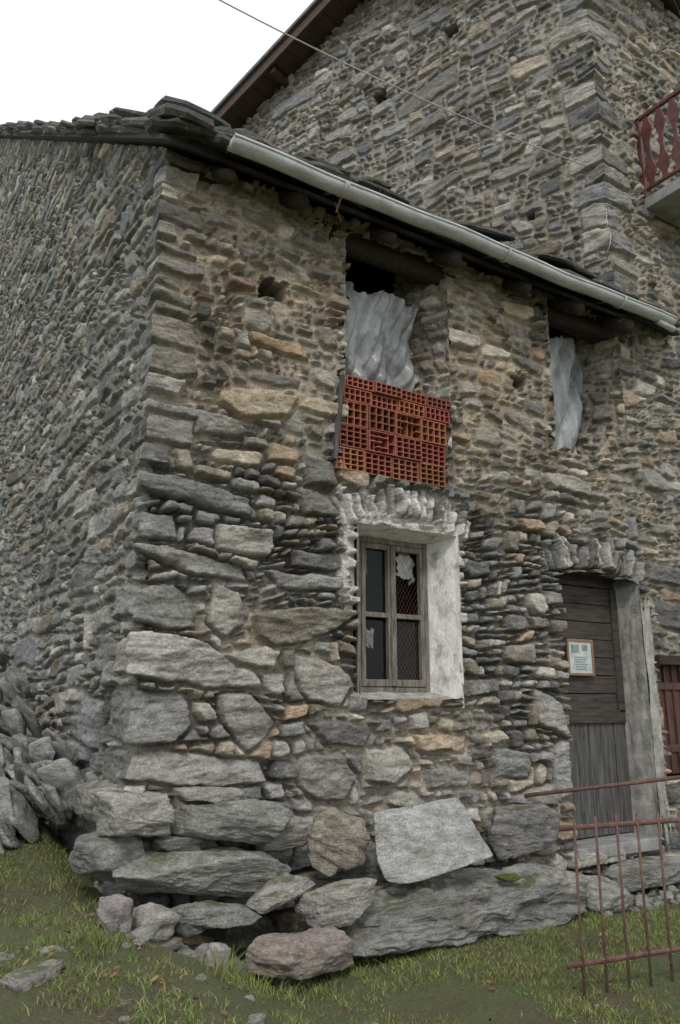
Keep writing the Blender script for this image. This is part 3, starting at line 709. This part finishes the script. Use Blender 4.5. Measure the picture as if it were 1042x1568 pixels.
# ---- rocks
import bmesh
def ico(sub):
    bm=bmesh.new();bmesh.ops.create_icosphere(bm,subdivisions=sub,radius=1);V=np.array([v.co[:] for v in bm.verts]);F=np.array([[v.index for v in f.verts] for f in bm.faces]);bm.free();return V,F
ICO={k:ico(k) for k in(3,4,5,6,7)}
def rock_data(c,hd,rot,seed,col,sub=4,rough=1.,boxy=1.,sharp=38.,big=1.):
    V,F=ICO[sub];rs=np.random.RandomState(seed)
    Nn=[];D=[]
    for a in np.vstack([np.eye(3),-np.eye(3)]):
        nn=a+rs.uniform(-.22,.22,3);Nn.append(nn/np.linalg.norm(nn));D.append(rs.uniform(.84,1.0))
    for k in range(18):
        nn=rs.normal(size=3);nn/=np.linalg.norm(nn);Nn.append(nn);D.append(rs.uniform(.92,1.25)*boxy)
    Nn=np.array(Nn);D=np.array(D)
    dots=V@Nn.T;rr=np.where(dots>.05,D/np.maximum(dots,.05),9.)
    r=(np.sum(rr**-sharp,1))**(-1/sharp)
    P=V*r[:,None]
    hd=np.array(hd,float);Pw=P*hd
    off=rs.uniform(0,30,3)
    mn=hd.min()
    led=terr(fbm3(Pw*np.array([2.5,2.5,11])+off,3),9)
    nz=(led-.5)*.62*mn*big+(fbm3(Pw*1.2/max(mn,.06)+off,3)-.5)*.16*mn+(fbm3(Pw*np.array([7,7,30])+off,3)-.5)*.03*rough+(fbm3(Pw*34+off,3)-.5)*.016*rough
    Pw=Pw+V*nz[:,None]
    m=np.array(Euler(rot).to_matrix());Pw2=Pw@m.T+np.array(c)
    cc=np.array(col)*(.7+.6*fbm3(Pw*np.array([3,3,9])+off,4))[:,None]
    return Pw2,F,cc
def rock(name,c,hd,rot,seed,col,sub=5,parent=None,mt=None,**k):
    P,F,cc=rock_data(c,hd,rot,seed,col,sub,**k);return np_mesh(name,P,F,mt or M_rock,parent,cc)
G1=(.265,.262,.242);G2=(.33,.32,.29);G3=(.205,.202,.19)
rock("boulder",(.40,-.17,.60),(.54,.24,.12),(0,R(7),0),1,G1,7)
rock("boulder",(.02,-.10,.95),(.21,.22,.14),(0,.05,.1),2,G2,6)
rock("boulder",(.66,-.10,.86),(.37,.20,.12),(0,R(8),0),3,G1,6)
rock("boulder",(.30,-.04,.76),(.16,.16,.05),(0,R(4),0),33,G3,5)
rock("boulder",(1.02,-.06,.73),(.15,.15,.07),(0,R(-4),0),34,G2,5)
rock("boulder",(.55,-.02,1.02),(.22,.1,.05),(0,R(4),0),35,G2,5)
rock("boulder",(1.28,-.36,.74),(.20,.12,.19),(.1,.5,0),4,(.32,.285,.235),6)
rock("boulder",(2.20,-.52,.25),(1.16,.27,.19),(0,R(2.5),R(2)),5,(.25,.25,.235),7,big=1.7)
rock("boulder",(3.05,-.46,.27),(.40,.22,.13),(0,R(6),R(4)),41,(.28,.275,.255),6)
rock("boulder",(.80,-.78,.26),(.33,.17,.09),(0,.05,.1),6,(.28,.235,.21),6)
rock("boulder",(1.12,-.62,.43),(.21,.15,.10),(0,-.05,-.1),7,G2,6)
rock("boulder",(.26,-.78,.28),(.065,.06,.09),(.1,.2,0),8,G2,4)
rock("boulder",(-.22,-.58,.53),(.075,.07,.085),(.1,.2,.3),9,(.31,.28,.27),4)
rock("boulder",(.02,-.56,.44),(.11,.09,.09),(.1,.1,.1),10,G2,5)
rock("boulder",(.40,-.42,.42),(.25,.18,.06),(0,.1,.2),12,G1,6)
rock("boulder",(.22,-.46,.40),(.10,.1,.06),(0,.3,.2),13,G3,5)
rock("boulder",(.80,-.48,.50),(.20,.12,.05),(0,-.3,.1),14,G2,6)
rock("boulder",(3.25,-.05,.60),(.40,.12,.20),(0,R(5),0),15,(.22,.215,.205),6)
rock("boulder",(-.10,-.0,.72),(.20,.26,.13),(0,0,.2),16,G3,5)
rock("boulder",(-.06,.38,.98),(.10,.30,.12),(0,0,0),17,G1,5)
rock("boulder",(3.62,-.42,.10),(.30,.2,.11),(0,0,.1),18,G1,6)
rock("boulder",(4.5,-.20,.16),(.55,.18,.11),(0,0,.0),19,G1,6)
rock("boulder",(5.4,-.22,.10),(.4,.2,.12),(0,0,.2),20,G2,5)
rock("boulder",(4.75,-.65,.0),(.3,.2,.07),(0,0,.2),21,G1,5)
rock("boulder",(1.70,-.22,.50),(.40,.12,.08),(0,.05,.0),28,G3,6)
rock("boulder",(-.75,-1.2,.48),(.12,.08,.05),(0,.1,.5),22,(.31,.30,.27),5)
rock("boulder",(-.30,-1.35,.34),(.14,.07,.04),(0,.1,.9),23,G2,5)
rock("boulder",(-.55,-.85,.45),(.1,.06,.04),(0,.1,.2),26,G2,5)
rock("boulder",(-.60,-1.65,.36),(.13,.08,.03),(0,.1,1.2),29,G2,5)
rock("boulder",(-.05,-1.15,.32),(.08,.05,.03),(0,.1,.4),31,G2,5)
rock("moss_cushion",(2.50,-.64,.42),(.09,.05,.022),(0,.05,.1),42,(.075,.085,.02),5,None,M_grass)
rock("leaning_stone_slab",(1.90,-.54,.71),(.46,.04,.26),(R(-34),R(-6),R(-2)),30,(.40,.40,.39),6,rough=.6,boxy=1.05,big=.9)
rs=np.random.RandomState(61);VV=[];FF=[];CC=[];n0=0
def addrock(a):
    global n0
    P,F,c=a;VV.append(P);FF.append(F+n0);CC.append(c);n0+=len(P)
for k in range(190):
    yy=rs.uniform(.75,5.6);hmax=max(.25,1.35+.28*(yy-.95)-.80);dx=rs.uniform(0,1);xx=-.12-dx*(.38+.17*yy)
    zz=float(gz(xx,yy))+hmax*(1-dx)*rs.uniform(.35,1.)+.02
    s=rs.uniform(.09,.24)
    addrock(rock_data((xx,yy,zz),(s*rs.uniform(.16,.28),s,s*rs.uniform(.6,1.1)),(rs.uniform(-.7,.9),rs.uniform(-.9,-.2),rs.uniform(-.5,.5)),100+k,tuple(np.array([(.30,.305,.29),(.22,.225,.22),(.36,.36,.34)][rs.randint(3)])),4,boxy=.92))
np_mesh("scree_pile",np.vstack(VV),np.vstack(FF),M_rock,None,np.vstack(CC))
VV=[];FF=[];CC=[];n0=0
for k in range(110):
    xx=rs.uniform(-.2,5.2);yy=-.15-rs.rand()*.55;s=rs.uniform(.02,.075)
    if xx<1: yy-=.2
    addrock(rock_data((xx,yy,float(gz(xx,yy))+s*.15),(s,s*.8,s*.55),(rs.uniform(-.4,.4),rs.uniform(-.4,.4),rs.uniform(0,3)),300+k,tuple(np.array([.27,.265,.245])*rs.uniform(.6,1.2)),3))
for k in range(34):
    xx=rs.uniform(-2.2,4.5) if k%3==0 else rs.uniform(-1.5,.3);yy=rs.uniform(-3,-.7);s=rs.uniform(.01,.045)
    addrock(rock_data((xx,yy,float(gz(xx,yy))+s*.1),(s,s*.8,s*.5),(0,0,rs.uniform(0,3)),500+k,tuple(np.array([.30,.29,.26])*rs.uniform(.6,1.1)),3))
np_mesh("loose_stones",np.vstack(VV),np.vstack(FF),M_rock,None,np.vstack(CC))
# ---- fence
fe=empty("rusty_iron_fence");mb=MB()
dx,dy=math.cos(R(-10)),math.sin(R(-10))
def fp(t,z): return (1.90+dx*t,-1.77+dy*t,z)
mb.box(fp(.9,.93),(1.95,.008,.028),(0,0,R(-10)));mb.box(fp(.9,.26),(1.95,.008,.028),(0,0,R(-10)))
for k in range(13):
    t=.02+k*.15;mb.tube(fp(t,.0),fp(t+rng.uniform(-.01,.01),.97+rng.uniform(0,.02)),.0075,.0075,8)
mb.obj("bars",M_rust,fe,0,True)
mb=MB();mb.tube((3.30,-.04,.85),(4.18,-.88,1.015),.016,.016,10);mb.tube((4.18,-.88,1.015),(5.4,-1.9,1.15),.016,.016,10);mb.tube((5.4,-1.9,1.15),(5.4,-1.9,-.1),.02,.02,10)
mb.obj("iron_handrail",M_rust,None,0,True)
def wire(name,p0,p1,sag,r):
    cu=bpy.data.curves.new(name,'CURVE');cu.dimensions='3D';cu.bevel_depth=r;sp=cu.splines.new('POLY');n=40;sp.points.add(n-1)
    for i in range(n):
        t=i/(n-1);p=Vector(p0).lerp(Vector(p1),t);p.z-=sag*4*t*(1-t);sp.points[i].co=(*p,1)
    o=bpy.data.objects.new(name,cu);sc.collection.objects.link(o);cu.materials.append(m_wire)
m_wire=simple("cable_sheath",(.35,.35,.35),(.5,.5,.5))
A=Vector((.66,.77,8.05));B=Vector((6.46,-.07,7.66));wire("overhead_cable",A+(A-B)*.8+Vector((0,0,1.)),B,.55,.007)
# ---- light
az_v=Vector((-.55,-.75,.95)).normalized()
el=math.asin(az_v.z);azr=math.atan2(az_v.x,az_v.y)
w=bpy.data.worlds.new("World");sc.world=w;w.use_nodes=True;nt=w.node_tree;bg=nt.nodes["Background"]
sky=nt.nodes.new('ShaderNodeTexSky');sky.sky_type='NISHITA';sky.sun_disc=False;sky.sun_elevation=el;sky.sun_rotation=azr;sky.altitude=900;sky.dust_density=2
mx=nt.nodes.new('ShaderNodeMix');mx.data_type='RGBA';mx.inputs[0].default_value=.85;mx.inputs[7].default_value=(9.0,9.1,9.25,1)
nt.links.new(sky.outputs[0],mx.inputs[6]);nt.links.new(mx.outputs[2],bg.inputs[0]);bg.inputs[1].default_value=.135
sl=bpy.data.lights.new("sun",'SUN');sl.energy=1.5;sl.angle=R(10);sl.color=(1,.955,.89);so=bpy.data.objects.new("sun",sl);sc.collection.objects.link(so)
so.rotation_euler=az_v.to_track_quat('Z','Y').to_euler()
cd=bpy.data.cameras.new("camera");cd.sensor_fit='VERTICAL';cd.sensor_height=24;cd.lens=1190/1568*24;cd.clip_end=600;cd.clip_start=.05
co=bpy.data.objects.new("camera",cd);sc.collection.objects.link(co);co.location=(-1.585,-4.915,1.6)
co.rotation_euler=(R(90+13.7),0,R(-32.42));sc.camera=co
sc.view_settings.view_transform='Standard';sc.view_settings.look='None';sc.view_settings.exposure=0
